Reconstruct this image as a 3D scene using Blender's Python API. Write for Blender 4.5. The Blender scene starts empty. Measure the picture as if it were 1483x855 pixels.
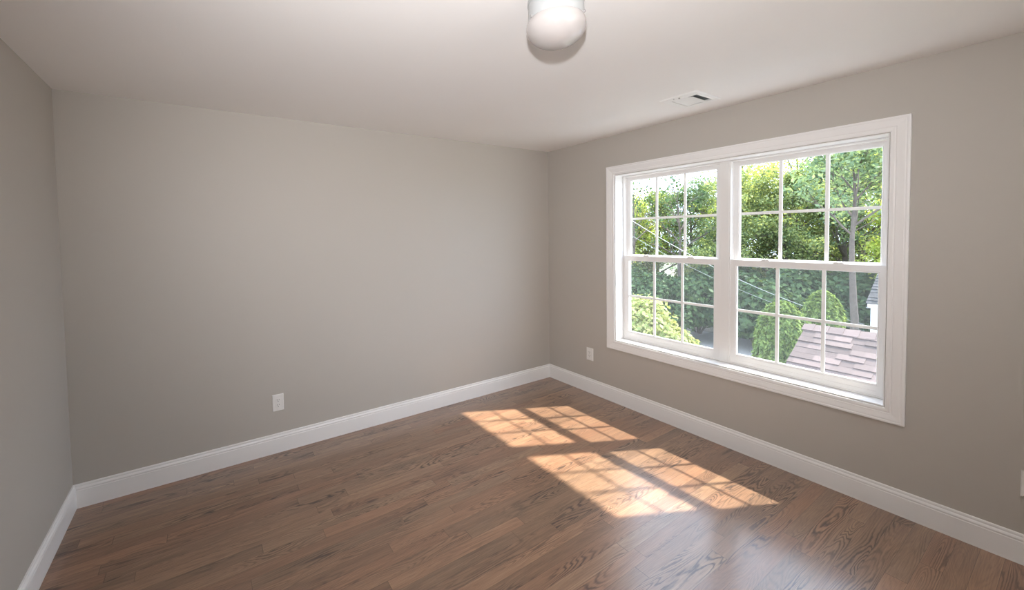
import bpy, math, random
import numpy as np
from mathutils import Vector, Matrix

S = bpy.context.scene
COL = S.collection
PI = math.pi

# ------------------------------------------------------------------ camera
CAM = (-3.1772, -3.1463, 1.5729)
yaw, pitch, roll = 0.5526, -0.0363, -0.0181
fwd = Vector((math.sin(yaw)*math.cos(pitch), math.cos(yaw)*math.cos(pitch), math.sin(pitch)))
rgt = Vector((math.cos(yaw), -math.sin(yaw), 0)); upv = rgt.cross(fwd)
r2 = rgt*math.cos(roll) + upv*math.sin(roll); u2 = -rgt*math.sin(roll) + upv*math.cos(roll)
cd = bpy.data.cameras.new('camera'); cam = bpy.data.objects.new('camera', cd); COL.objects.link(cam)
cam.matrix_world = Matrix(((r2.x, u2.x, -fwd.x, CAM[0]), (r2.y, u2.y, -fwd.y, CAM[1]), (r2.z, u2.z, -fwd.z, CAM[2]), (0, 0, 0, 1)))
cd.sensor_width = 36; cd.lens = 581.3465/1483*36
cd.shift_x = 87.667/1483; cd.shift_y = -66.449/1483
cd.clip_start = 0.02; cd.clip_end = 500
S.camera = cam

# ------------------------------------------------------------------ view, world, sun, flash
S.view_settings.view_transform = 'Standard'
try: S.view_settings.look = 'None'
except Exception: pass
S.view_settings.gamma = 1.0
S.view_settings.use_curve_mapping = False
S.view_settings.exposure = 0.0
S.cycles.max_bounces = 12; S.cycles.diffuse_bounces = 6; S.cycles.transparent_max_bounces = 32
S.cycles.sample_clamp_indirect = 8
try: S.cycles.use_denoising = True
except Exception: pass

W = bpy.data.worlds.new('sky'); S.world = W; W.use_nodes = True
nt = W.node_tree; nt.nodes.clear()
out = nt.nodes.new('ShaderNodeOutputWorld'); bg = nt.nodes.new('ShaderNodeBackground')
sky = nt.nodes.new('ShaderNodeTexSky'); sky.sky_type = 'NISHITA'; sky.sun_disc = False
sky.sun_elevation = math.radians(51); sky.sun_rotation = math.radians(115.6); sky.air_density = 1.0; sky.dust_density = 2.0
skm = nt.nodes.new('ShaderNodeVectorMath'); skm.operation = 'SCALE'; skm.inputs['Scale'].default_value = 0.16
nt.links.new(sky.outputs[0], skm.inputs[0])
tc = nt.nodes.new('ShaderNodeTexCoord'); nz = nt.nodes.new('ShaderNodeTexNoise')
nz.inputs['Scale'].default_value = 2.2; nz.inputs['Detail'].default_value = 5
nt.links.new(tc.outputs['Generated'], nz.inputs['Vector'])
rp = nt.nodes.new('ShaderNodeValToRGB'); rp.color_ramp.elements[0].position = 0.25; rp.color_ramp.elements[1].position = 0.55
rp.color_ramp.elements[0].color = (0.45, 0.45, 0.45, 1)
nt.links.new(nz.outputs['Fac'], rp.inputs[0])
mx = nt.nodes.new('ShaderNodeMix'); mx.data_type = 'RGBA'
nt.links.new(rp.outputs[0], mx.inputs['Factor']); nt.links.new(skm.outputs[0], mx.inputs['A']); mx.inputs['B'].default_value = (1.32, 1.6, 2.0, 1)
nt.links.new(mx.outputs['Result'], bg.inputs['Color']); bg.inputs['Strength'].default_value = 3.9
nt.links.new(bg.outputs[0], out.inputs[0])

def light(name, kind, loc, direction, energy, color, **kw):
    l = bpy.data.lights.new(name, kind); l.energy = energy; l.color = color
    for k, v in kw.items(): setattr(l, k, v)
    o = bpy.data.objects.new(name, l); COL.objects.link(o); o.location = loc
    o.rotation_euler = Vector(direction).to_track_quat('-Z', 'Y').to_euler()
    return o
light('sun', 'SUN', (10, -5, 14), (-1, .48, -1.39), 16.3, (1.0, 0.92, 0.80), angle=math.radians(1.15))
# the photographer's flash, just above the lens, tilted up; plus an added spot filling the room off the rear wall and ceiling
light('camera_flash', 'SPOT', (-3.185, -3.155, 1.775), (0.56, 0.71, 0.15), 195.0, (1.0, 0.985, 1.0), spot_size=math.radians(122), spot_blend=1.0, shadow_soft_size=0.03)
light('bounce_fill', 'SPOT', (-1.8, -3.25, 1.5), (0.0, -0.6, 0.45), 150.0, (1.0, 0.985, 1.0), spot_size=math.radians(120), spot_blend=0.6, shadow_soft_size=0.05)

# ------------------------------------------------------------------ helpers
class MB:
    """collects verts/faces of one mesh"""
    def __init__(s): s.v = []; s.f = []; s.tint = []
    def add(s, v, f, tint=None):
        n = len(s.v); s.v.extend([tuple(p) for p in v]); s.f.extend([tuple(i+n for i in q) for q in f])
        s.tint.extend([tint if tint is not None else 0.5]*len(f))
    def box(s, a, b, tint=None):
        x0, y0, z0 = a; x1, y1, z1 = b
        s.add([(x0,y0,z0),(x1,y0,z0),(x1,y1,z0),(x0,y1,z0),(x0,y0,z1),(x1,y0,z1),(x1,y1,z1),(x0,y1,z1)],
              [(0,3,2,1),(4,5,6,7),(0,1,5,4),(1,2,6,5),(2,3,7,6),(3,0,4,7)], tint)
    def ring(s, corners):
        """corners: list (closed profile) of lists of 4 points"""
        n = len(corners); v = [p for c in corners for p in c]; f = []
        for i in range(n):
            j = (i+1) % n
            for k in range(4):
                l = (k+1) % 4; f.append((i*4+k, i*4+l, j*4+l, j*4+k))
        s.add(v, f)
    def tube(s, pts, rads, n=6, cap=True):
        pts = [Vector(p) for p in pts]; v = []; f = []
        for i, p in enumerate(pts):
            d = (pts[min(i+1, len(pts)-1)] - pts[max(i-1, 0)]).normalized()
            a = d.cross(Vector((0.13, 0.27, 0.95)) if abs(d.z) < .9 else Vector((1, 0.1, 0))).normalized(); b = d.cross(a)
            for k in range(n):
                t = 2*PI*k/n; v.append(p + (a*math.cos(t) + b*math.sin(t))*rads[i])
        for i in range(len(pts)-1):
            for k in range(n):
                l = (k+1) % n; f.append((i*n+k, i*n+l, (i+1)*n+l, (i+1)*n+k))
        if cap: f.append(tuple(range(n-1, -1, -1))); f.append(tuple((len(pts)-1)*n+k for k in range(n)))
        s.add(v, f)
    def lathe(s, prof, n=48, c=(0, 0, 0)):
        v = []; f = []
        for r, z in prof:
            for k in range(n):
                t = 2*PI*k/n; v.append((c[0]+r*math.cos(t), c[1]+r*math.sin(t), c[2]+z))
        for i in range(len(prof)-1):
            for k in range(n):
                l = (k+1) % n; f.append((i*n+k, i*n+l, (i+1)*n+l, (i+1)*n+k))
        s.add(v, f)
    def extrude(s, prof, fn):
        """prof: closed list of 2D points; fn(p, end)->3D point, end in (0,1)"""
        n = len(prof); v = [fn(p, 0) for p in prof] + [fn(p, 1) for p in prof]
        f = [(i, (i+1) % n, n+(i+1) % n, n+i) for i in range(n)] + [tuple(range(n-1, -1, -1)), tuple(range(n, 2*n))]
        s.add(v, f)
    def build(s, name, mat, parent=None, smooth=False, bevel=0, recalc=True, tinted=False):
        me = bpy.data.meshes.new(name); me.from_pydata(s.v, [], s.f)
        if recalc:
            import bmesh
            bm = bmesh.new(); bm.from_mesh(me); bmesh.ops.recalc_face_normals(bm, faces=bm.faces); bm.to_mesh(me); bm.free()
        if tinted:
            at = me.attributes.new('tint', 'FLOAT', 'FACE'); at.data.foreach_set('value', np.array(s.tint, dtype=np.float32))
        me.materials.append(mat)
        if smooth: me.polygons.foreach_set('use_smooth', [True]*len(me.polygons))
        me.update()
        o = bpy.data.objects.new(name, me); COL.objects.link(o)
        if parent: o.parent = parent
        if bevel:
            m = o.modifiers.new('bevel', 'BEVEL'); m.width = bevel; m.segments = 2; m.limit_method = 'ANGLE'; m.angle_limit = math.radians(50)
            m.harden_normals = False
        return o

def structure(o, label=None):
    o['kind'] = 'structure'
    if label: o['label'] = label
    return o
def tag(o, label, cat, group=None, kind=None):
    o['label'] = label; o['category'] = cat
    if group: o['group'] = group
    if kind: o['kind'] = kind
    return o
def empty(name, loc, rz=0):
    o = bpy.data.objects.new(name, None); COL.objects.link(o); o.location = loc; o.rotation_euler = (0, 0, rz)
    o.empty_display_size = .1
    return o
def copy_tree(o, parent=None):
    c = o.copy(); COL.objects.link(c); c.parent = parent
    for ch in list(o.children): copy_tree(ch, c)
    return c

# ------------------------------------------------------------------ materials
def newmat(name):
    m = bpy.data.materials.new(name); m.use_nodes = True; t = m.node_tree
    return m, t, t.nodes['Principled BSDF']
def N(t, typ, **kw):
    n = t.nodes.new(typ)
    for k, v in kw.items():
        if k.startswith('i_'):
            n.inputs[k[2:]].default_value = v
        else: setattr(n, k, v)
    return n
def math_(t, op, a, b=None, c=None):
    n = t.nodes.new('ShaderNodeMath'); n.operation = op
    for i, x in enumerate((a, b, c)):
        if x is None: continue
        if isinstance(x, (int, float)): n.inputs[i].default_value = x
        else: t.links.new(x, n.inputs[i])
    return n.outputs[0]
def vec(t, x, y, z):
    n = t.nodes.new('ShaderNodeCombineXYZ')
    for i, q in enumerate((x, y, z)):
        if isinstance(q, (int, float)): n.inputs[i].default_value = q
        else: t.links.new(q, n.inputs[i])
    return n.outputs[0]
def mixc(t, fac, a, b, blend='MIX'):
    n = t.nodes.new('ShaderNodeMix'); n.data_type = 'RGBA'; n.blend_type = blend
    for k, x in (('Factor', fac), ('A', a), ('B', b)):
        if isinstance(x, (int, float)): n.inputs[k].default_value = x
        elif isinstance(x, tuple): n.inputs[k].default_value = (*x, 1) if len(x) == 3 else x
        else: t.links.new(x, n.inputs[k])
    return n.outputs['Result']
def paint(name, col, rough=0.5, bump=0.0, scale=300, spec=0.5):
    m, t, b = newmat(name)
    b.inputs['Base Color'].default_value = (*col, 1); b.inputs['Roughness'].default_value = rough
    b.inputs['Specular IOR Level'].default_value = spec
    tc = N(t, 'ShaderNodeTexCoord'); nz = N(t, 'ShaderNodeTexNoise', i_Scale=1.3, i_Detail=3.0)
    t.links.new(tc.outputs['Object'], nz.inputs['Vector'])
    c = mixc(t, nz.outputs['Fac'], tuple(x*0.975 for x in col), tuple(min(1, x*1.025) for x in col)); t.links.new(c, b.inputs['Base Color'])
    if bump:
        n2 = N(t, 'ShaderNodeTexNoise', i_Scale=float(scale), i_Detail=2.0); t.links.new(tc.outputs['Object'], n2.inputs['Vector'])
        bp = N(t, 'ShaderNodeBump', i_Strength=bump, i_Distance=0.001); t.links.new(n2.outputs['Fac'], bp.inputs['Height']); t.links.new(bp.outputs[0], b.inputs['Normal'])
    return m
M_WALL = paint('greige_paint', (0.50, 0.472, 0.432), 0.55, 0.12, 260, 0.35)
M_CEIL = paint('ceiling_paint', (0.88, 0.865, 0.85), 0.8, 0.1, 200, 0.2)
M_TRIM = paint('white_trim_paint', (0.87, 0.865, 0.86), 0.35)
M_VINYL = paint('white_vinyl', (0.82, 0.81, 0.80), 0.4)
M_GRILLE = paint('white_grille', (0.93, 0.93, 0.92), 0.4)
M_PLATE = paint('white_plastic', (0.80, 0.79, 0.77), 0.3)
M_SLOT = paint('dark_slot', (0.03, 0.03, 0.03), 0.6)
M_METALW = paint('white_enamel', (0.44, 0.455, 0.455), 0.3)
M_VENT = paint('register_enamel', (0.85, 0.85, 0.84), 0.4)
M_DARK = paint('duct_shade', (0.16, 0.17, 0.17), 0.7)
M_SCREW = paint('screw_metal', (0.35, 0.34, 0.33), 0.35)

def wood_floor():
    m, t, b = newmat('oak_floor')
    tc = N(t, 'ShaderNodeTexCoord'); sp = N(t, 'ShaderNodeSeparateXYZ'); t.links.new(tc.outputs['Object'], sp.inputs[0])
    X, Y = sp.outputs[0], sp.outputs[1]
    WID = 0.070
    yr = math_(t, 'DIVIDE', Y, WID); row = math_(t, 'FLOOR', yr); fy = math_(t, 'FRACT', yr)
    wn = N(t, 'ShaderNodeTexWhiteNoise', noise_dimensions='1D'); t.links.new(row, wn.inputs['W'])
    xo = math_(t, 'MULTIPLY_ADD', wn.outputs['Value'], 7.3, X)
    ln = math_(t, 'MULTIPLY_ADD', wn.outputs['Value'], 0.6, 0.75)
    xr = math_(t, 'DIVIDE', xo, ln); ix = math_(t, 'FLOOR', xr); fx = math_(t, 'FRACT', xr)
    w2 = N(t, 'ShaderNodeTexWhiteNoise', noise_dimensions='2D'); t.links.new(vec(t, row, ix, 0), w2.inputs['Vector'])
    rnd = w2.outputs['Value']; sc = N(t, 'ShaderNodeSeparateColor'); t.links.new(w2.outputs['Color'], sc.inputs[0])
    r1, r2_, r3 = sc.outputs[0], sc.outputs[1], sc.outputs[2]
    gx = math_(t, 'MULTIPLY_ADD', r1, 37.0, X); gy = math_(t, 'MULTIPLY_ADD', r2_, 11.0, Y)
    # cathedral contours
    n1 = N(t, 'ShaderNodeTexNoise', i_Scale=1.0, i_Detail=1.5, i_Roughness=0.45, i_Distortion=0.3)
    t.links.new(vec(t, math_(t, 'MULTIPLY', gx, 1.35), math_(t, 'MULTIPLY', gy, 13.0), math_(t, 'MULTIPLY', rnd, 9.0)), n1.inputs['Vector'])
    jit = N(t, 'ShaderNodeTexNoise', i_Scale=1.0, i_Detail=3.0)
    t.links.new(vec(t, math_(t, 'MULTIPLY', gx, 25.0), math_(t, 'MULTIPLY', gy, 130.0), 0.0), jit.inputs['Vector'])
    ph = math_(t, 'ADD', math_(t, 'MULTIPLY', n1.outputs['Fac'], 150.0), math_(t, 'MULTIPLY', jit.outputs['Fac'], 3.5))
    ring = math_(t, 'MULTIPLY_ADD', math_(t, 'SINE', ph), 0.5, 0.5)
    ring = math_(t, 'POWER', ring, 2.2)
    # patches where the figure is strong
    n2 = N(t, 'ShaderNodeTexNoise', i_Scale=1.0, i_Detail=1.0)
    t.links.new(vec(t, math_(t, 'MULTIPLY', gx, 1.6), math_(t, 'MULTIPLY', gy, 6.0), 3.0), n2.inputs['Vector'])
    mr = N(t, 'ShaderNodeMapRange'); mr.inputs[1].default_value = 0.46; mr.inputs[2].default_value = 0.66; t.links.new(n2.outputs['Fac'], mr.inputs[0])
    fig = math_(t, 'MULTIPLY', ring, math_(t, 'MULTIPLY_ADD', mr.outputs[0], 0.7, 0.14))
    # fibres and pores
    n3 = N(t, 'ShaderNodeTexNoise', i_Scale=1.0, i_Detail=4.0, i_Roughness=0.65)
    t.links.new(vec(t, math_(t, 'MULTIPLY', gx, 7.0), math_(t, 'MULTIPLY', gy, 260.0), 1.0), n3.inputs['Vector'])
    n4 = N(t, 'ShaderNodeTexNoise', i_Scale=1.0, i_Detail=2.0)
    t.links.new(vec(t, math_(t, 'MULTIPLY', gx, 3.0), math_(t, 'MULTIPLY', gy, 38.0), 5.0), n4.inputs['Vector'])
    base = N(t, 'ShaderNodeValToRGB'); cr = base.color_ramp
    cr.elements[0].position = 0.0; cr.elements[0].color = (0.165, 0.103, 0.072, 1)
    cr.elements[1].position = 1.0; cr.elements[1].color = (0.42, 0.285, 0.19, 1)
    for p, c in ((0.35, (0.237, 0.152, 0.105, 1)), (0.7, (0.315, 0.204, 0.138, 1))):
        e = cr.elements.new(p); e.color = c
    f = math_(t, 'MULTIPLY_ADD', n4.outputs['Fac'], 0.75, math_(t, 'MULTIPLY_ADD', rnd, 0.42, -0.08)); t.links.new(f, base.inputs[0])
    hue = mixc(t, r3, (1.07, 1.03, 0.94), (1.16, 0.98, 0.86)); c0 = mixc(t, 1.0, base.outputs[0], hue, 'MULTIPLY')
    c1 = mixc(t, fig, c0, (0.052, 0.034, 0.027))
    mr3 = N(t, 'ShaderNodeMapRange'); mr3.inputs[1].default_value = 0.35; mr3.inputs[2].default_value = 0.7; mr3.inputs[3].default_value = 0.80; mr3.inputs[4].default_value = 1.15
    t.links.new(n3.outputs['Fac'], mr3.inputs[0])
    c2 = mixc(t, 1.0, c1, mr3.outputs[0], 'MULTIPLY')
    # seams
    ey = math_(t, 'ABSOLUTE', math_(t, 'SUBTRACT', fy, 0.5)); gy_ = math_(t, 'GREATER_THAN', ey, 0.491)
    ex = math_(t, 'ABSOLUTE', math_(t, 'SUBTRACT', fx, 0.5)); gx_ = math_(t, 'GREATER_THAN', ex, 0.4988)
    gap = math_(t, 'MAXIMUM', gy_, gx_)
    c3 = mixc(t, math_(t, 'MULTIPLY', gap, 0.55), c2, (0.03, 0.02, 0.015)); t.links.new(c3, b.inputs['Base Color'])
    rg = math_(t, 'MULTIPLY_ADD', n3.outputs['Fac'], 0.12, math_(t, 'MULTIPLY_ADD', fig, 0.12, 0.27)); t.links.new(rg, b.inputs['Roughness'])
    b.inputs['Specular IOR Level'].default_value = 0.5
    b.inputs['Coat Weight'].default_value = 0.9; b.inputs['Coat Roughness'].default_value = 0.2
    h = math_(t, 'SUBTRACT', math_(t, 'MULTIPLY_ADD', fig, -0.6, math_(t, 'MULTIPLY', n3.outputs['Fac'], 0.3)), math_(t, 'MULTIPLY', gap, 1.0))
    bp = N(t, 'ShaderNodeBump', i_Strength=0.25, i_Distance=0.0006); t.links.new(h, bp.inputs['Height']); t.links.new(bp.outputs[0], b.inputs['Normal'])
    return m
M_FLOOR = wood_floor()

def glass_mat():
    m = bpy.data.materials.new('window_glass'); m.use_nodes = True; t = m.node_tree; t.nodes.clear()
    o = N(t, 'ShaderNodeOutputMaterial'); tr = N(t, 'ShaderNodeBsdfTransparent'); tr.inputs[0].default_value = (0.985, 0.99, 0.987, 1)
    gl = N(t, 'ShaderNodeBsdfGlossy'); gl.inputs['Roughness'].default_value = 0.0
    lw = N(t, 'ShaderNodeLayerWeight', i_Blend=0.5)
    p = math_(t, 'MULTIPLY_ADD', math_(t, 'POWER', lw.outputs['Facing'], 5.0), 0.6, 0.018)
    mx = N(t, 'ShaderNodeMixShader'); t.links.new(p, mx.inputs[0]); t.links.new(tr.outputs[0], mx.inputs[1]); t.links.new(gl.outputs[0], mx.inputs[2])
    t.links.new(mx.outputs[0], o.inputs[0]); return m
M_GLASS = glass_mat()
def screen_mat():
    m = bpy.data.materials.new('insect_screen'); m.use_nodes = True; t = m.node_tree; t.nodes.clear()
    o = N(t, 'ShaderNodeOutputMaterial'); tr = N(t, 'ShaderNodeBsdfTransparent')
    df = N(t, 'ShaderNodeBsdfDiffuse'); df.inputs[0].default_value = (0.06, 0.063, 0.065, 1)
    tl = N(t, 'ShaderNodeBsdfTranslucent'); tl.inputs[0].default_value = (0.06, 0.063, 0.065, 1)
    a = N(t, 'ShaderNodeAddShader'); t.links.new(df.outputs[0], a.inputs[0]); t.links.new(tl.outputs[0], a.inputs[1])
    mx = N(t, 'ShaderNodeMixShader'); mx.inputs[0].default_value = 0.15
    t.links.new(tr.outputs[0], mx.inputs[1]); t.links.new(a.outputs[0], mx.inputs[2]); t.links.new(mx.outputs[0], o.inputs[0]); return m
M_SCREEN = screen_mat()
def globe_mat():
    m, t, b = newmat('opal_glass')
    b.inputs['Base Color'].default_value = (0.48, 0.45, 0.435, 1); b.inputs['Roughness'].default_value = 0.12
    b.inputs['Subsurface Weight'].default_value = 0.3; b.inputs['Subsurface Radius'].default_value = (0.02, 0.02, 0.02); b.inputs['Subsurface Scale'].default_value = 1.0
    b.inputs['Coat Weight'].default_value = 0.3
    return m
M_GLOBE = globe_mat()

def leaf_mat(name, c1, c2, trans=0.5):
    m = bpy.data.materials.new(name); m.use_nodes = True; t = m.node_tree; t.nodes.clear()
    o = N(t, 'ShaderNodeOutputMaterial'); g = N(t, 'ShaderNodeNewGeometry')
    c = mixc(t, g.outputs['Random Per Island'], c1, c2)
    df = N(t, 'ShaderNodeBsdfDiffuse'); t.links.new(c, df.inputs[0])
    tl = N(t, 'ShaderNodeBsdfTranslucent'); ct = mixc(t, 1.0, c, (1.3, 1.2, 0.65), 'MULTIPLY'); t.links.new(ct, tl.inputs[0])
    gl = N(t, 'ShaderNodeBsdfGlossy'); gl.inputs['Roughness'].default_value = 0.45; gl.inputs[0].default_value = (0.5, 0.55, 0.6, 1)
    mx = N(t, 'ShaderNodeMixShader'); mx.inputs[0].default_value = trans
    t.links.new(df.outputs[0], mx.inputs[1]); t.links.new(tl.outputs[0], mx.inputs[2])
    m2 = N(t, 'ShaderNodeMixShader'); m2.inputs[0].default_value = 0.015
    t.links.new(mx.outputs[0], m2.inputs[1]); t.links.new(gl.outputs[0], m2.inputs[2]); t.links.new(m2.outputs[0], o.inputs[0]); return m
M_LEAF = leaf_mat('leaf_green', (0.09, 0.145, 0.07), (0.36, 0.40, 0.17))
M_LEAFB = leaf_mat('leaf_blue_green', (0.09, 0.15, 0.10), (0.26, 0.33, 0.19))
M_LEAFY = leaf_mat('leaf_yellow_green', (0.26, 0.36, 0.09), (0.55, 0.58, 0.16))
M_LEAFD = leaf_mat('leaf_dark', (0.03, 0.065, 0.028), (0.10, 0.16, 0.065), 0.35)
M_LEAFL = leaf_mat('leaf_lime', (0.24, 0.31, 0.10), (0.44, 0.45, 0.20), 0.4)
M_ARB = leaf_mat('arborvitae_sprays', (0.07, 0.125, 0.035), (0.27, 0.36, 0.10), 0.35)
def bark_mat():
    m, t, b = newmat('bark'); tc = N(t, 'ShaderNodeTexCoord'); nz = N(t, 'ShaderNodeTexNoise', i_Scale=6.0, i_Detail=5.0); t.links.new(tc.outputs['Object'], nz.inputs['Vector'])
    t.links.new(mixc(t, nz.outputs['Fac'], (0.05, 0.04, 0.033), (0.15, 0.12, 0.10)), b.inputs['Base Color']); b.inputs['Roughness'].default_value = 0.9
    return m
M_BARK = bark_mat()
def ground_mat():
    m, t, b = newmat('yard_ground'); tc = N(t, 'ShaderNodeTexCoord'); nz = N(t, 'ShaderNodeTexNoise', i_Scale=0.35, i_Detail=6.0); t.links.new(tc.outputs['Object'], nz.inputs['Vector'])
    r = N(t, 'ShaderNodeValToRGB'); t.links.new(nz.outputs['Fac'], r.inputs[0]); cr = r.color_ramp
    cr.elements[0].position = 0.42; cr.elements[0].color = (0.09, 0.15, 0.06, 1); cr.elements[1].position = 0.56; cr.elements[1].color = (0.22, 0.19, 0.16, 1)
    t.links.new(r.outputs[0], b.inputs['Base Color']); b.inputs['Roughness'].default_value = 0.95; return m
M_GROUND = ground_mat()
M_DRIVE = paint('driveway_and_bounce_strip', (0.38, 0.365, 0.35), 0.9, 0.5, 20)
def shingle_mat(name, c1, c2):
    m, t, b = newmat(name); at = N(t, 'ShaderNodeAttribute', attribute_name='tint')
    tc = N(t, 'ShaderNodeTexCoord'); nz = N(t, 'ShaderNodeTexNoise', i_Scale=60.0, i_Detail=3.0); t.links.new(tc.outputs['Object'], nz.inputs['Vector'])
    f = math_(t, 'ADD', math_(t, 'MULTIPLY', at.outputs['Fac'], 0.8), math_(t, 'MULTIPLY_ADD', nz.outputs['Fac'], 0.8, -0.3))
    t.links.new(mixc(t, f, c1, c2), b.inputs['Base Color']); b.inputs['Roughness'].default_value = 0.9; return m
M_SHINGLE = shingle_mat('tan_shingles', (0.058, 0.042, 0.038), (0.170, 0.125, 0.115))
M_SHINGLEG = shingle_mat('grey_shingles', (0.035, 0.035, 0.037), (0.09, 0.09, 0.095))
M_SIDING = paint('white_siding', (0.75, 0.78, 0.82), 0.6)
M_FENCE = paint('weathered_fence', (0.20, 0.20, 0.19), 0.85)
M_CABLE = paint('pale_cable', (0.45, 0.45, 0.45), 0.5)

# ------------------------------------------------------------------ room shell
L, H = 3.8808, 2.44
YR = -3.95          # wall behind the camera
WX = 0.185          # outer face of the window wall
OY0, OY1, OZ0, OZ1 = -2.532, -0.826, 0.577, 2.081

f = MB(); f.box((-L-.15, YR-.15, -.2), (WX, .15, 0)); structure(f.build('floor', M_FLOOR), 'brown stained oak strip floor with sunlit patches')
f = MB(); f.box((-L-.15, YR-.15, H), (WX, .15, H+.2)); structure(f.build('ceiling', M_CEIL), 'smooth white flat ceiling')
f = MB(); f.box((-L-.15, 0, 0), (WX, .15, H)); structure(f.build('wall_back', M_WALL), 'long plain greige wall facing the camera')
f = MB(); f.box((-L-.15, YR, 0), (-L, 0, H)); structure(f.build('wall_left', M_WALL), 'greige wall at the left edge of the photo')
f = MB(); f.box((-L-.15, YR-.15, 0), (WX, YR, H)); structure(f.build('wall_front', M_WALL), 'greige wall behind the camera')
f = MB()
f.box((0, YR, 0), (WX, OY0, H)); f.box((0, OY1, 0), (WX, 0, H)); f.box((0, OY0, 0), (WX, OY1, OZ0)); f.box((0, OY0, OZ1), (WX, OY1, H))
structure(f.build('wall_right', M_WALL), 'greige wall holding the pair of white windows')

# baseboards, mitred
BH, BT = 0.1403, 0.0152
bprof = [(0, 0), (BT, 0), (BT, .104), (.0135, .107), (.0135, .110), (.0148, .113), (.0148, .117), (.012, .122), (.0085, .126), (.0085, .129), (.0098, .132), (.0090, .137), (.006, BH), (0, BH)]
def bb(name, fn):
    f = MB(); f.extrude(bprof, fn); return structure(f.build(name, M_TRIM))
bb('baseboard_back', lambda p, e: ((-L+p[0]) if e == 0 else -p[0], -p[0], p[1]))
bb('baseboard_right', lambda p, e: (-p[0], (-p[0]) if e == 0 else YR+p[0], p[1]))
bb('baseboard_left', lambda p, e: (-L+p[0], (-p[0]) if e == 0 else YR+p[0], p[1]))
bb('baseboard_front', lambda p, e: ((-L+p[0]) if e == 0 else -p[0], YR+p[0], p[1]))

# ------------------------------------------------------------------ window
def rect_ring(mb, y0, y1, z0, z1, prof, w=(1, 1, 1, 1)):
    """prof: closed (o, x); inset o*w for (y0, y1, z0, z1) sides"""
    cs = []
    for o, x in prof:
        a, b_, c, d = y0+o*w[0], y1-o*w[1], z0+o*w[2], z1-o*w[3]
        cs.append([(x, a, c), (x, b_, c), (x, b_, d), (x, a, d)])
    mb.ring(cs)
f = MB()
cp = [(0, 0), (0, -.0185), (.004, -.0195), (.010, -.0195), (.013, -.018), (.016, -.0175), (.019, -.0185), (.026, -.0175), (.044, -.0140), (.050, -.0135), (.053, -.0115), (.056, -.0115), (.059, -.0130), (.066, -.0125), (.072, -.0115), (.076, -.009), (.076, 0)]
rect_ring(f, -2.612, -.746, .497, 2.161, cp)
structure(f.build('trim_1', M_TRIM), 'white mitred picture frame casing around the paired windows')
f = MB()
rect_ring(f, OY0-.001, OY1+.001, OZ0-.001, OZ1+.001, [(0, 0), (.006, 0), (.006, .104), (0, .104)])
structure(f.build('trim_2', M_TRIM), 'white jamb lining and sill inside the window opening')
f = MB(); f.box((.103, -1.707, OZ0+.006), (.19, -1.651, OZ1-.006))
structure(f.build('trim_3', M_VINYL, bevel=.002), 'white mullion post between the two windows')

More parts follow.
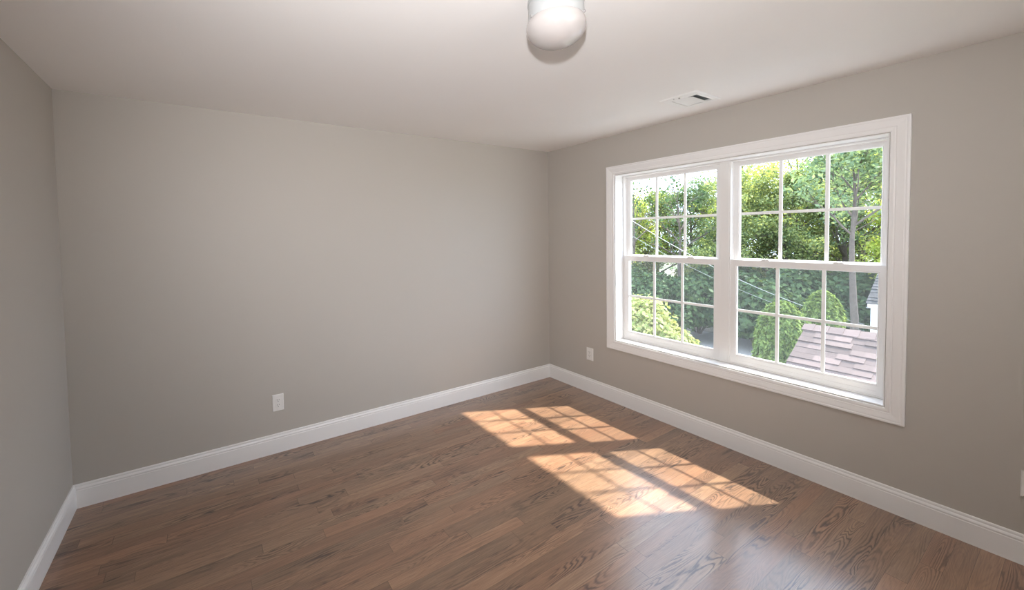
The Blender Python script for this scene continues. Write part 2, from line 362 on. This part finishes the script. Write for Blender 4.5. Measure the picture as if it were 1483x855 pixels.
def sash(mb, y0, y1, z0, z1, xf, xb, ws, wb, wt):
    w = .001
    prof = [(0, xf), (.80, xf), (.84, xf+.0025), (.94, xf+.0035), (1.0, xf+.008), (1.0, xb-.004), (.9, xb), (0, xb)]
    rect_ring(mb, y0, y1, z0, z1, prof, (ws, ws, wb, wt))
def window(n, y0, y1, label):
    z0, z1 = OZ0+.006, OZ1-.006
    root = empty('window_%d' % n, (0.15, (y0+y1)/2, z0)); root['kind'] = 'structure'; root['label'] = label
    def P(o):
        o.parent = root; o.matrix_parent_inverse = Matrix.Translation(-Vector(root.location)); return o
    fr = MB()
    rect_ring(fr, y0, y1, z0, z1, [(0, .105), (.010, .105), (.010, .1375), (.016, .1375), (.016, .1455), (.010, .1455), (.010, .176), (.020, .176), (.020, .19), (0, .19)])
    P(fr.build('window_frame', M_VINYL, bevel=.0008))
    a, b_ = y0+.010, y1-.010
    zm0, zm1 = 1.306, 1.352
    # lower sash
    lo = MB(); sash(lo, a, b_, z0+.008, zm1, .1115, .1365, .041, .070, .046)
    lo.box((.1085, a+.041, z0+.030), (.1115, b_-.041, z0+.036))
    lo = P(lo.build('lower_sash', M_VINYL, bevel=.0006)); 
    up = MB(); sash(up, a, b_, zm0-.002, z1-.008, .1465, .1745, .041, .036, .036)
    up = P(up.build('upper_sash', M_VINYL, bevel=.0006))
    for s, (gz0, gz1, xg) in ((lo, (z0+.078, zm1-.046, .1255)), (up, (zm0+.034, z1-.044, .1615))):
        g = MB(); ya, yb = a+.038, b_-.038
        g.box((xg-.0075, ya, gz0-.003), (xg+.0075, yb, gz1+.003)); g = g.build('glass_pane', M_GLASS); g.parent = s
        gr = MB(); yl, yh = a+.041, b_-.041
        for k in (1, 2):
            yc = yl+(yh-yl)*k/3; gr.box((xg-.003, yc-.0095, gz0), (xg+.003, yc+.0095, gz1))
        zc = (gz0+gz1)/2
        for k in range(3):
            u0 = yl+(yh-yl)*k/3+(.0095 if k else 0); u1 = yl+(yh-yl)*(k+1)/3-(.0095 if k < 2 else 0)
            gr.box((xg-.003, u0, zc-.0095), (xg+.003, u1, zc+.0095))
        gr = gr.build('grille', M_GRILLE); gr.parent = s
    # cam locks on the meeting rail
    for q in (.27, .73):
        yc = y0+(y1-y0)*q; k = MB()
        pr = [(.026*math.cos(t)*(1.0), .012*math.sin(t)) for t in [PI*i/10 for i in range(11)]]
        k.extrude(pr, lambda p, e: (.1145 if e == 0 else .134, yc+p[0], zm1+p[1]))
        k.box((.104, yc-.004, zm1+.004), (.12, yc+.022, zm1+.010))
        k = k.build('sash_lock', M_VINYL, bevel=.001); k.parent = lo
    # vent-stop latches on the upper sash stiles
    # insect screen outside the lower half
    sc = MB(); rect_ring(sc, y0+.014, y1-.014, z0+.008, zm1+.01, [(0, .178), (.014, .178), (.014, .186), (0, .186)])
    scf = P(sc.build('screen_frame', M_VINYL))
    sm = MB(); sm.box((.1815, y0+.027, z0+.021), (.1820, y1-.027, zm1-.003)); sm = sm.build('screen_mesh', M_SCREEN); sm.parent = scf
    return root
window(1, -1.651, OY1-.006, 'left double hung window with white grilles, beside the room corner')
window(2, OY0+.006, -1.707, 'right double hung window with white grilles, farther from the room corner')

# ------------------------------------------------------------------ outlets
def outlet(label, group=None):
    r = empty('wall_outlet', (0, 0, 0))      # local: plate in xz plane, facing -y
    w, h = .039, .0615
    p = MB(); 
    pts = lambda s, y: [(-w*s[0], y, -h*s[1]), (w*s[0], y, -h*s[1]), (w*s[0], y, h*s[1]), (-w*s[0], y, h*s[1])]
    lay = [pts((1, 1), 0), pts((1, 1), -.0025), pts((.90, .935), -.0065)]
    v = [q for l in lay for q in l]; fc = []
    for i in range(2):
        for k in range(4): l = (k+1) % 4; fc.append((i*4+k, i*4+l, i*4+4+l, i*4+4+k))
    fc.append((8, 9, 10, 11)); p.add(v, fc); p.build('cover_plate', M_PLATE, r, bevel=.0006)
    d = MB(); d.box((-.0168, -.0085, -.0335), (.0168, -.006, .0335)); d = d.build('receptacle', M_PLATE, r, bevel=.0006); d['label'] = 'raised rectangular receptacle face'
    s = MB()
    for z in (-.018, .018):
        s.box((-.0078, -.0092, z), (-.0056, -.0084, z+.0085)); s.box((.0056, -.0092, z+.001), (.0078, -.0084, z+.0080))
        s.box((-.0025, -.0092, z-.010), (.0025, -.0084, z-.0055))
    s.build('slots', M_SLOT, d)
    for z in (-.048, .048):
        c = MB(); c.tube([(0, -.006, z), (0, -.0075, z)], [.003, .003], 10); c.build('screw', M_PLATE, r)
    return tag(r, label, 'outlet', group)
o1 = outlet('white electrical outlet on the long wall above the left part of baseboard'); o1.location = (-2.754, -.0002, .366)
o2 = copy_tree(o1); o2.location = (-.0002, -.541, .381); o2.rotation_euler.z = -PI/2; o2['label'] = 'white electrical outlet on the window wall, between room corner and window'
o3 = copy_tree(o1); o3.location = (-.0002, -3.012, .377); o3.rotation_euler.z = -PI/2; o3['label'] = 'white outlet plate on the window wall, cut off by right photo edge'

# ------------------------------------------------------------------ ceiling lamp
a = .108; lx, ly, lz = -2.033, -2.061, 2.337
lamp = empty('ceiling_light', (lx, ly, H)); tag(lamp, 'white flush ceiling light with round opal glass globe', 'ceiling light')
zb = lz + .016 - H
f = MB(); f.lathe([(0, 0), (.100, 0), (.103, -.004), (.103, -.016), (.100, -.020), (.1005, -.040), (.1015, zb+.010), (.1025, zb+.004), (.1015, zb), (.090, zb), (.085, zb+.01), (0, zb+.012)], 64)
f.build('lamp_base', M_METALW, lamp, smooth=True).modifiers.new('es', 'EDGE_SPLIT').split_angle = math.radians(35)
f = MB(); pr = [(a*.90*1.0, zb+.006)] + [(a*math.cos(t), lz-H+a*.65*math.sin(t)) for t in [math.radians(q) for q in list(range(22, -90, -5))]] + [(.0005, lz-H-a*.65)]
f.lathe(pr, 64); g = f.build('glass_globe', M_GLOBE, lamp, smooth=True); g['label'] = 'milky opal glass globe'
for t in (50, 170, 290):
    c, s_ = math.cos(math.radians(t)), math.sin(math.radians(t)); k = MB()
    k.tube([(c*.100, s_*.100, zb+.007), (c*.107, s_*.107, zb+.007)], [.0028, .0028], 10); k.tube([(c*.107, s_*.107, zb+.007), (c*.110, s_*.110, zb+.007)], [.0045, .0045], 12)
    k.build('thumb_screw', M_SCREW, lamp)

# ------------------------------------------------------------------ ceiling vent
vx0, vx1, vy0, vy1 = -.555, -.235, -1.81, -1.57
vent = empty('ceiling_vent', ((vx0+vx1)/2, (vy0+vy1)/2, H)); tag(vent, 'white rectangular air register in the ceiling above the windows', 'air vent')
def VP(o): o.parent = vent; o.matrix_parent_inverse = Matrix.Translation(-Vector(vent.location)); return o
ix0, ix1, iy0, iy1 = -.495, -.300, -1.782, -1.622
def xy_ring(mb, x0, x1, y0, y1, prof):
    cs = []
    for o, z in prof: cs.append([(x0+o, y0+o, z), (x1-o, y0+o, z), (x1-o, y1-o, z), (x0+o, y1-o, z)])
    mb.ring(cs)
f = MB()   # flange
def vring(mb, lv):
    n = len(lv); v = []; fc = []
    for x0, x1, y0, y1, z in lv: v += [(x0, y0, z), (x1, y0, z), (x1, y1, z), (x0, y1, z)]
    for i in range(n-1):
        for k in range(4): l = (k+1) % 4; fc.append((i*4+k, i*4+l, i*4+4+l, i*4+4+k))
    mb.add(v, fc)
vring(f, [(vx0, vx1, vy0, vy1, H-.0002), (vx0+.004, vx1-.004, vy0+.004, vy1-.004, H-.006), (vx0+.012, vx1-.012, vy0+.008, vy1-.008, H-.0075),
          (ix0-.012, ix1+.012, iy0-.010, iy1+.010, H-.0075), (ix0-.006, ix1+.006, iy0-.005, iy1+.005, H-.011), (ix0, ix1, iy0, iy1, H-.011), (ix0, ix1, iy0, iy1, H-.0015)])
VP(f.build('flange', M_VENT))
f = MB(); f.add([(ix0, iy0, H-.0008), (ix1, iy0, H-.0008), (ix1, iy1, H-.0008), (ix0, iy1, H-.0008)], [(0, 1, 2, 3)]); VP(f.build('duct_shade_sheet', M_DARK))  # flat dark sheet, the shade inside the duct put into its colour
f = MB()   # broad curved blade
pr = []
for i in range(9):
    t = i/8; y = -1.755 + t*.127; pr.append((y, H-.012+.006*math.sin(PI*t)*1.0 - .004*(1-t)))
pr2 = [(y, z+.0012) for y, z in reversed(pr)]
f.extrude(pr+pr2, lambda p, e: (ix0+.006 if e == 0 else ix1-.006, p[0], p[1])); VP(f.build('louver', M_VENT))
f = MB(); f.tube([(-.528, -1.655, H-.0075), (-.528, -1.655, H-.010)], [.004, .004], 10); VP(f.build('screw', M_SCREW))
f = MB(); f.box((-.522, -1.690, H-.014), (-.516, -1.682, H-.0075)); VP(f.build('damper_lever', M_SCREW))

# ------------------------------------------------------------------ outside
GZ = -3.4
f = MB(); f.box((WX+.02, -60, GZ-.3), (90, 60, GZ)); structure(f.build('ground', M_GROUND), 'yard ground below the window')
f = MB(); f.box((12.5, -30, GZ), (17.5, 22, GZ+.02)); f.box((.4, -22, GZ), (4.0, 22, GZ+.02)); structure(f.build('driveway_and_bounce_strip', M_DRIVE), 'pale gravel drive crossing the yard, plus an added unseen strip bouncing sunlight up')  # strip beside the house is added, unseen, to bounce sunlight onto the ceiling
# lower house wall under the room
f = MB(); f.box((0.0, YR, GZ), (WX, .15, -.2)); structure(f.build('house_wall', M_SIDING), 'outside wall of this house below the floor')

def pol(az, rho, z=None, slope=None):
    t = math.radians(az); x = CAM[0]+rho*math.cos(t); y = CAM[1]+rho*math.sin(t)
    return (x, y, z if z is not None else CAM[2]+slope*rho)

def shingled(mb, x_e, z_e, x_r, z_r, y0, y1, rng, course=.143, rake_fn=None):
    """slope from eave (x_e,z_e) to ridge (x_r,z_r), between y0 and y1"""
    ln = math.hypot(x_r-x_e, z_r-z_e); dx, dz = (x_r-x_e)/ln, (z_r-z_e)/ln; nx, nz_ = -dz, dx
    if nz_ < 0: nx, nz_ = -nx, -nz_
    n = int(math.ceil(ln/course))
    for i in range(n):
        s0 = i*course-.03; s1 = min((i+1)*course+.05, ln)
        y = y0 - (rng.random()*.3 if i % 2 else 0)
        while y < y1:
            w = rng.choice([.17, .22, .27, .34]); ya, yb = max(y, y0), min(y+w, y1); y += w
            if yb-ya < .01: continue
            th = rng.choice([.003, .018]); tint = rng.random()*.8+(.05 if th < .01 else .12)
            def pt(s, yy, h): return (x_e+dx*s+nx*h, yy, z_e+dz*s+nz_*h)
            h0 = .012+th; h1 = .004
            v = [pt(s0, ya, .0), pt(s0, yb, .0), pt(s0, yb, h0), pt(s0, ya, h0), pt(s1, ya, 0), pt(s1, yb, 0), pt(s1, yb, h1), pt(s1, ya, h1)]
            mb.add(v, [(0, 1, 2, 3), (3, 2, 6, 7), (0, 3, 7, 4), (1, 5, 6, 2), (4, 7, 6, 5)], tint)

def gable_building(name, y0, y1, xr, zr, half, drop, label, cat, mat_sh, wallmat, over=.25, trimcol=None, windows=()):
    """ridge parallel to y at (xr, zr); eaves at xr +- half, zr - drop"""
    rng = random.Random(5)
    root = empty(name, (xr, (y0+y1)/2, GZ)); tag(root, label, cat)
    def P(o): o.parent = root; o.matrix_parent_inverse = Matrix.Translation(-Vector(root.location)); return o
    zb_ = zr-drop; k = (half-over)/half
    b = MB(); hw = half-over
    pr = [(xr-hw, GZ), (xr+hw, GZ), (xr+hw, zr-drop*k-.02), (xr, zr-.02), (xr-hw, zr-drop*k-.02)]
    b.extrude(pr, lambda p, e: (p[0], y0+over if e == 0 else y1-over, p[1])); P(b.build('walls', wallmat))
    r = MB()
    for s in (-1, 1): shingled(r, xr+s*half, zb_, xr, zr, y0, y1, rng)
    rc = y0
    P(r.build('roof_shingles', mat_sh, tinted=True, recalc=False))
    c = MB(); y = y0
    while y < y1:
        w = min(.20, y1-y); ti = rng.random()
        for s in (-1, 1):
            nx, nz_ = s*drop, half; q = math.hypot(nx, nz_); nx /= q; nz_ /= q
            ex, ez = xr+s*half*(.15/math.hypot(half, drop)), zr-drop*(.15/math.hypot(half, drop))
            h = .034; 
            v = [(xr, y, zr+.01), (xr, y+w+.03, zr+.01), (ex+nx*.01, y+w+.03, ez+nz_*.01), (ex+nx*.01, y, ez+nz_*.01),
                 (xr, y, zr+h+.012), (xr, y+w+.03, zr+.028), (ex+nx*.028, y+w+.03, ez+nz_*.026), (ex+nx*h, y, ez+nz_*h)]
            c.add(v, [(4, 5, 6, 7), (3, 2, 1, 0), (0, 4, 7, 3), (1, 2, 6, 5), (2, 3, 7, 6)], ti)
        y += w
    P(c.build('ridge_caps', mat_sh, tinted=True, recalc=False))
    t = MB()
    for s in (-1, 1):
        for yy in (y0, y1-.03):
            t.extrude([(xr, zr-.005), (xr+s*half, zb_-.005), (xr+s*half, zb_-.15), (xr, zr-.15)], lambda p, e: (p[0], yy if e == 0 else yy+.03, p[1]))
        t.box((min(xr+s*half, xr+s*(half-.03)), y0, zb_-.15), (max(xr+s*half, xr+s*(half-.03)), y1, zb_-.005))
        xa, xb_ = sorted((xr+s*half, xr+s*hw)); t.box((xa, y0, zb_-.16), (xb_, y1, zb_-.14))
    P(t.build('fascia', M_SIDING))
    return root
# shed / garage with the tan roof just below the right window
gable_building('garage', -5.6, -.266, 6.40, -.25, 1.95, 1.19, 'low outbuilding with pinkish tan shingled gable roof under the right window', 'garage', M_SHINGLE, M_SIDING, .22)
# neighbour's white house at the right edge of the view
nx_, ny_, nz_ = pol(12.27, 19.0, slope=-.136)
gable_building('neighbor_house', ny_-9.0, ny_-.02, nx_+3.35, nz_+2.55, 3.5, 2.45, 'white house with grey shingle roof at the far right of the window view', 'house', M_SHINGLEG, M_SIDING, .09)

# board fence in the distance

fx = 23.2-3.18+.4
fen = empty('board_fence', (fx, -1.0, GZ)); tag(fen, 'weathered grey board fence beyond the outbuilding roof', 'fence')
f = MB()
for i in range(60):
    y = 2.9 - i*.15; f.box((fx-.01+.01*(i % 2), y-.14, GZ+.05), (fx+.012+.01*(i % 2), y, GZ+1.75+.01*((i*7) % 3)))
o = f.build('boards', M_FENCE); o.parent = fen; o.matrix_parent_inverse = Matrix.Translation(-Vector(fen.location))
for i in range(5):
    f = MB(); y = 2.8-i*2.2; f.box((fx+.03, y-.1, GZ), (fx+.13, y, GZ+1.85)); o = f.build('post', M_FENCE); o.parent = fen; o.matrix_parent_inverse = Matrix.Translation(-Vector(fen.location))

# ---- foliage generators
def leaves_mesh(name, P_, size, mat, seed, flat=0.35, aspect=1.7, droop=None, outward=None):
    rs = np.random.RandomState(seed); P_ = np.asarray(P_, dtype=np.float64); n = len(P_)
    nrm = rs.normal(size=(n, 3)); nrm[:, 2] += flat*2
    if outward is not None: nrm = nrm*.55 + outward
    nrm /= np.linalg.norm(nrm, axis=1)[:, None]
    d = rs.normal(size=(n, 3))
    if droop is not None: d = d*.35 + np.array(droop)
    a = d - nrm*(d*nrm).sum(1)[:, None]; a /= np.linalg.norm(a, axis=1)[:, None]; b = np.cross(nrm, a)
    s = size*(.65+.7*rs.rand(n))[:, None]
    fold = nrm*s*.12
    V = np.stack([P_-a*s*aspect*.5, P_+b*s*.5+fold-a*s*.05, P_+a*s*aspect*.5, P_-b*s*.5+fold-a*s*.05], 1).reshape(-1, 3)
    me = bpy.data.meshes.new(name); me.vertices.add(4*n); me.vertices.foreach_set('co', V.astype(np.float32).ravel())
    me.loops.add(4*n); me.loops.foreach_set('vertex_index', np.arange(4*n, dtype=np.int32))
    me.polygons.add(n); me.polygons.foreach_set('loop_start', np.arange(0, 4*n, 4, dtype=np.int32))
    me.materials.append(mat); me.update(calc_edges=True); me.validate()
    return me
def mesh_obj(name, me, parent):
    o = bpy.data.objects.new(name, me); COL.objects.link(o); o.parent = parent; return o

def tree_proto(name, seed, h, fork, spread, mat, leafsize, per_tip, sparse=1.0, low=0.35, nmain=9, trunk_r=.16, lean=0.0):
    """returns root Empty with trunk (wood) and foliage; base at origin"""
    rng = random.Random(seed); rs = np.random.RandomState(seed)
    root = empty(name, (0, 0, 0)); wood = MB(); tips = []
    def branch(p, d, ln, r, lev):
        pts = [p]; rad = [r]; q = Vector(p); dd = Vector(d); ns = 4
        for i in range(ns):
            dd = (dd + Vector((rng.gauss(0, .13), rng.gauss(0, .13), rng.gauss(0.05, .08)))).normalized()
            q = q + dd*ln/ns; pts.append(q.copy()); rad.append(r*(1-.62*(i+1)/ns))
        wood.tube(pts, rad, 7 if lev == 0 else (5 if lev < 2 else 3), cap=False)
        if lev >= 3 or (lev == 2 and ln < .5): tips.append((pts[1], pts[-1])); return
        if lev == 2: tips.append((pts[2], pts[-1]))
        nk = (0, 6, 5)[lev] if lev else nmain
        for i in range(nk):
            t = rng.uniform(.25, 1.0) if lev else None
            k = min(int(t*ns), ns-1); bp = pts[k].lerp(pts[k+1], t*ns-k)
            az = rng.uniform(0, 2*PI); side = Vector((math.cos(az), math.sin(az), rng.uniform(-.25, .55)))
            nd = (dd*.75 + side*.85).normalized(); branch(bp, nd, ln*rng.uniform(.42, .62), rad[k]*.55, lev+1)
    # trunk
    tp = [Vector((0, 0, 0))]; q = Vector((0, 0, 0)); nseg = 10
    for i in range(nseg):
        q = q + Vector((rng.gauss(lean, .05), rng.gauss(0, .05), 1.0)).normalized()*(h*.86/nseg); tp.append(q.copy())
    tr = [trunk_r*(1-.85*i/nseg)+.015 for i in range(nseg+1)]
    wood.tube(tp, tr, 8, cap=False)
    for i in range(nmain):
        t = low + (1-low)*(i+.5)/nmain; k = min(int(t*nseg), nseg-1); bp = tp[k].lerp(tp[k+1], t*nseg-k)
        az = i*2.4+rng.uniform(-.4, .4); el = .35 + .8*t*t
        ln = spread*(1.0-.45*max(0, t-.45)/.55)*rng.uniform(.85, 1.15)
        branch(bp, Vector((math.cos(az)*math.cos(el), math.sin(az)*math.cos(el), math.sin(el))), ln, tr[k]*.6, 1)
    branch(tp[-1], Vector((0, 0, 1)), h*.16, tr[-1], 2)
    P_ = []
    for a_, b_ in tips:
        if rng.random() > sparse: continue
        m = per_tip; t = rs.rand(m)[:, None]; A = np.array(a_); B = np.array(b_)
        P_.append(A*(1-t)+B*1.05*t-B*.05*0 + rs.normal(size=(m, 3))*np.array([.17, .17, .10])*(spread/2.2))
    P_ = np.concatenate(P_)
    w = wood.build('trunk', M_BARK, root, smooth=True, recalc=False)
    fo = mesh_obj('foliage', leaves_mesh('foliage', P_, leafsize, mat, seed+1), root)
    return root
def put(o, loc, rz=0, sc=1.0):
    o.location = loc; o.rotation_euler = (0, 0, rz); o.scale = (sc, sc, sc); return o

TREES = [
 # proto key, azimuth, rho, scale, rz, label
 ('F', 13.2, 18.5, 1.0, 0.3, 'tree with bare forked trunk, seen in the right window above the white neighboring house'),
 ('B', 13.9, 24.5, 0.78, 0.3, 'blue green tree behind the tree with the forked trunk'),
 ('A', 18.5, 24.0, 0.73, 1.1, 'leafy green tree behind the centre panes of the right window'),
 ('Y', 9.5, 22.5, .66, 2.0, 'yellow green tree at the right edge of the right window view'),
 ('A', 23.0, 23.5, .73, 2.6, 'leafy green tree behind the left panes of the right window'),
 ('B', 27.5, 27.0, 0.74, 4.0, 'green tree seen at the right of the left window, beside the mullion'),
 ('A', 31.0, 26.0, 0.7, 5.1, 'rounded green tree behind the middle panes of the left window'),
 ('Y', 34.5, 25.0, 0.74, 0.9, 'yellow green tree at the left edge of the left window view'),
 ('Y', 20.5, 30.0, .84, 3.3, 'tall yellow green tree behind the others in the right window'),
 ('A', 15.5, 30.0, .82, 0.0, 'tallest tree in the back row of the right window view'),
 ('A', 39.0, 26.0, 0.68, 1.9, 'green tree beyond the left side of the left window'),
 ('B', 5.0, 26.0, .8, 5.5, 'green tree behind the white neighboring house'),
 ('A', 11.5, 31.0, .88, 2.2, 'tall green tree in the back row above the white neighboring house'),
 ('S', 12.8, 27.5, .90, 1.0, 'airy tall tree with open crown against the sky, upper right of the right window'),
 ('S', 17.8, 28.0, .90, 2.9, 'airy tall tree with open crown against the sky, upper middle of the right window'),
 ('S', 22.3, 27.0, .88, 4.4, 'airy tall tree with open crown against the sky, upper left of the right window'),
 ('A', 25.5, 33.0, .70, 0.7, 'green tree in the back row seen behind the window mullion'),
]
protos = {
 'A': lambda: tree_proto('leafy_tree', 11, 9.6, 1, 2.9, M_LEAF, .088, 40, nmain=13, low=.22),
 'B': lambda: tree_proto('leafy_tree', 23, 9.8, 1, 3.0, M_LEAFB, .090, 38, nmain=12, low=.30, trunk_r=.2),
 'F': lambda: tree_proto('leafy_tree', 29, 7.6, 1, 2.3, M_LEAFB, .085, 12, sparse=.8, nmain=8, low=.66, trunk_r=.115),
 'S': lambda: tree_proto('leafy_tree', 61, 11.0, 1, 3.2, M_LEAFY, .10, 8, sparse=.7, nmain=13, low=.35, trunk_r=.2),
 'Y': lambda: tree_proto('leafy_tree', 37, 9.0, 1, 2.7, M_LEAFY, .085, 44, nmain=12, low=.22),
}
made = {}
for k, az, rho, sc, rz, lab in TREES:
    if k not in made: made[k] = protos[k](); o = made[k]
    else: o = copy_tree(made[k])
    put(o, pol(az, rho, GZ), rz, sc); tag(o, lab, 'tree', 'trees beyond the yard')
# sparse tall tree whose twigs show against the sky in the left window
sp_ = tree_proto('leafy_tree', 51, 10.6, 1, 2.6, M_LEAFD, .12, 3, sparse=.6, nmain=9, low=.55)
put(sp_, pol(33.6, 23.0, GZ), 1.0, .72)
sp2 = copy_tree(sp_); put(sp2, pol(28.6, 22.5, GZ), 2.5, .70); tag(sp2, 'sparse dark-leaved tree with twigs against the sky next to the window mullion', 'tree')
tag(sp_, 'tall sparse dark-leaved tree whose twigs show against sky in the left window', 'tree')

# understory bushes
def bush_proto(name, seed, r, h, mat, leafsize, n):
    rs = np.random.RandomState(seed); root = empty(name, (0, 0, 0)); stems = MB(); P_ = []; NN = []
    lobes = []
    for i in range(9):
        t = rs.rand()*2*PI; q = rs.rand()**.5*r*.62; hz = h*(.40+.42*rs.rand())*(1-.35*(q/r)); lobes.append((q*math.cos(t), q*math.sin(t), hz, r*(.34+.2*rs.rand())))
        stems.tube([(q*.15*math.cos(t), q*.15*math.sin(t), 0), (q*.6*math.cos(t), q*.6*math.sin(t), hz*.5), (q*math.cos(t), q*math.sin(t), hz)], [.04, .028, .012], 5, cap=False)
    for lx_, ly_, lz_, lr in lobes:
        m = n//9; d = rs.normal(size=(m, 3)); d /= np.linalg.norm(d, axis=1)[:, None]
        rr = lr*(.72+.34*rs.rand(m))[:, None]*(1+.12*np.sin(d[:, :1]*9+d[:, 2:]*7))
        P_.append(np.array([lx_, ly_, lz_])+d*rr*np.array([1, 1, h/r*.42])); NN.append(d)
    P_ = np.concatenate(P_); NN = np.concatenate(NN); k = P_[:, 2] > .05
    stems.build('stems', M_BARK, root, recalc=False)
    mesh_obj('foliage', leaves_mesh('foliage', P_[k], leafsize, mat, seed, outward=NN[k]), root)
    return root
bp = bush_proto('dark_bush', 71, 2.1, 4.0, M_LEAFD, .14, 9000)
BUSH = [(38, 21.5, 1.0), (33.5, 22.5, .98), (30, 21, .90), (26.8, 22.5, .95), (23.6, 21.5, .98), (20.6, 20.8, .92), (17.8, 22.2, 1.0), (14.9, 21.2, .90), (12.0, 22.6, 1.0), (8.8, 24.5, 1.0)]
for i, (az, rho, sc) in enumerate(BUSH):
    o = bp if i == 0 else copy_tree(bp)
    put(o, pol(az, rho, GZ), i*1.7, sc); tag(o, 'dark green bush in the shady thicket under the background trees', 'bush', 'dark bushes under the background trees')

# ---- clipped arborvitae
def arborvitae(seed, r, h, loc, label):
    rs = np.random.RandomState(seed); root = empty('arborvitae', loc); tag(root, label, 'shrub')
    def rad(t): return r*np.where(t < .70, .93+.07*np.sin(t/.70*PI), np.sqrt(np.maximum(1-((t-.70)/.30)**2.1, 0))*.93)
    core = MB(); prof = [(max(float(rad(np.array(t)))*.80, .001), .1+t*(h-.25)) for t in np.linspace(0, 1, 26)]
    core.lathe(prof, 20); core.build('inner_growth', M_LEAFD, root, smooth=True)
    n = 15000; t = rs.rand(n)**.9; th = rs.rand(n)*2*PI; lump = 1+.06*np.sin(th*5+t*9)+.05*np.sin(th*11-t*17+1)
    R_ = rad(t)*(.84+.18*rs.rand(n))*lump
    P_ = np.stack([R_*np.cos(th), R_*np.sin(th), .05+t*(h-.12)+.05*(rs.rand(n)-.5)], 1)
    top = np.clip((t-.7)/.3, 0, 1); NN = np.stack([np.cos(th)*(1-top*.6), np.sin(th)*(1-top*.6), top*1.1+.1], 1)
    mesh_obj('foliage', leaves_mesh('foliage', P_, .055, M_ARB, seed, aspect=2.6, droop=(0, 0, 1.0), outward=NN), root)
    f = MB(); f.tube([(0, 0, 0), (0, 0, .4)], [.06, .05], 8); f.build('trunk', M_BARK, root)
    return root
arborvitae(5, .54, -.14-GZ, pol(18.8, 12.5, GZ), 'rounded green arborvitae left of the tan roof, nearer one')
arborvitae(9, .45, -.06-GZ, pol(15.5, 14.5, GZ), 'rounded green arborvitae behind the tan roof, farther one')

# ---- bright lime shrub-like maple by the left window
rs = np.random.RandomState(88); lm = empty('maple_tree', pol(36.0, 9.2, GZ)); tag(lm, 'bright lime green small tree filling the bottom of the left window', 'tree')
base = Vector(lm.location); P_ = []; NN = []; wd = MB()
for az, rho, sl, r_ in ((33.0, 9.3, -.215, .62), (31.2, 9.2, -.25, .48), (29.4, 9.2, -.262, .42), (27.9, 9.1, -.285, .38), (26.9, 9.1, -.292, .24), (34.5, 9.3, -.23, .7), (37, 9.4, -.22, .8), (40, 9.6, -.25, .8), (31.5, 9.3, -.34, .7), (29.5, 9.2, -.35, .6), (35.5, 9.2, -.34, .9), (33, 9.9, -.30, .8), (28.6, 9.6, -.34, .5)):
    c = np.array(pol(az, rho, slope=sl)) - np.array(base); m = 3200
    d = rs.normal(size=(m, 3)); d /= np.linalg.norm(d, axis=1)[:, None]
    rr = r_*(.70+.36*rs.rand(m))[:, None]*(1+.16*np.sin(d[:, :1]*8+2)*np.sin(d[:, 2:]*9+az))
    P_.append(c+d*rr); NN.append(d)
    wd.tube([(0, 0, 1.0), (c[0]*.4, c[1]*.4, 1.3), (c[0]*.8, c[1]*.8, c[2]*.85), tuple(c)], [.06, .045, .025, .01], 6, cap=False)
wd.tube([(0, 0, 0), (0, 0, 1.02)], [.09, .07], 8)
wd.build('trunk', M_BARK, lm, recalc=False)
mesh_obj('foliage', leaves_mesh('foliage', np.concatenate(P_), .055, M_LEAFL, 3, outward=np.concatenate(NN), droop=(0, 0, -.3)), lm)

# ---- utility cables (straight in plan, sagging)
def cable(name, a, b, sag, r, label):
    a = Vector(a); b = Vector(b); pts = []
    for i in range(33):
        t = i/32; p = a.lerp(b, t); p.z -= sag*4*t*(1-t); pts.append(p)
    f = MB(); f.tube(pts, [r]*33, 6); return tag(f.build(name, M_CABLE, smooth=True), label, 'cable')
nb = (nx_-.12, ny_+.02, nz_-.62)
cable('utility_cable', pol(38, 13.0, slope=.075), nb, .45, .0075, 'pale overhead utility cable sagging across both window views')
cable('utility_cable', pol(38, 13.0, slope=.035), (nb[0], nb[1]-.01, nb[2]-.22), .40, .004, 'thinner lower cable running below the pale overhead cable')
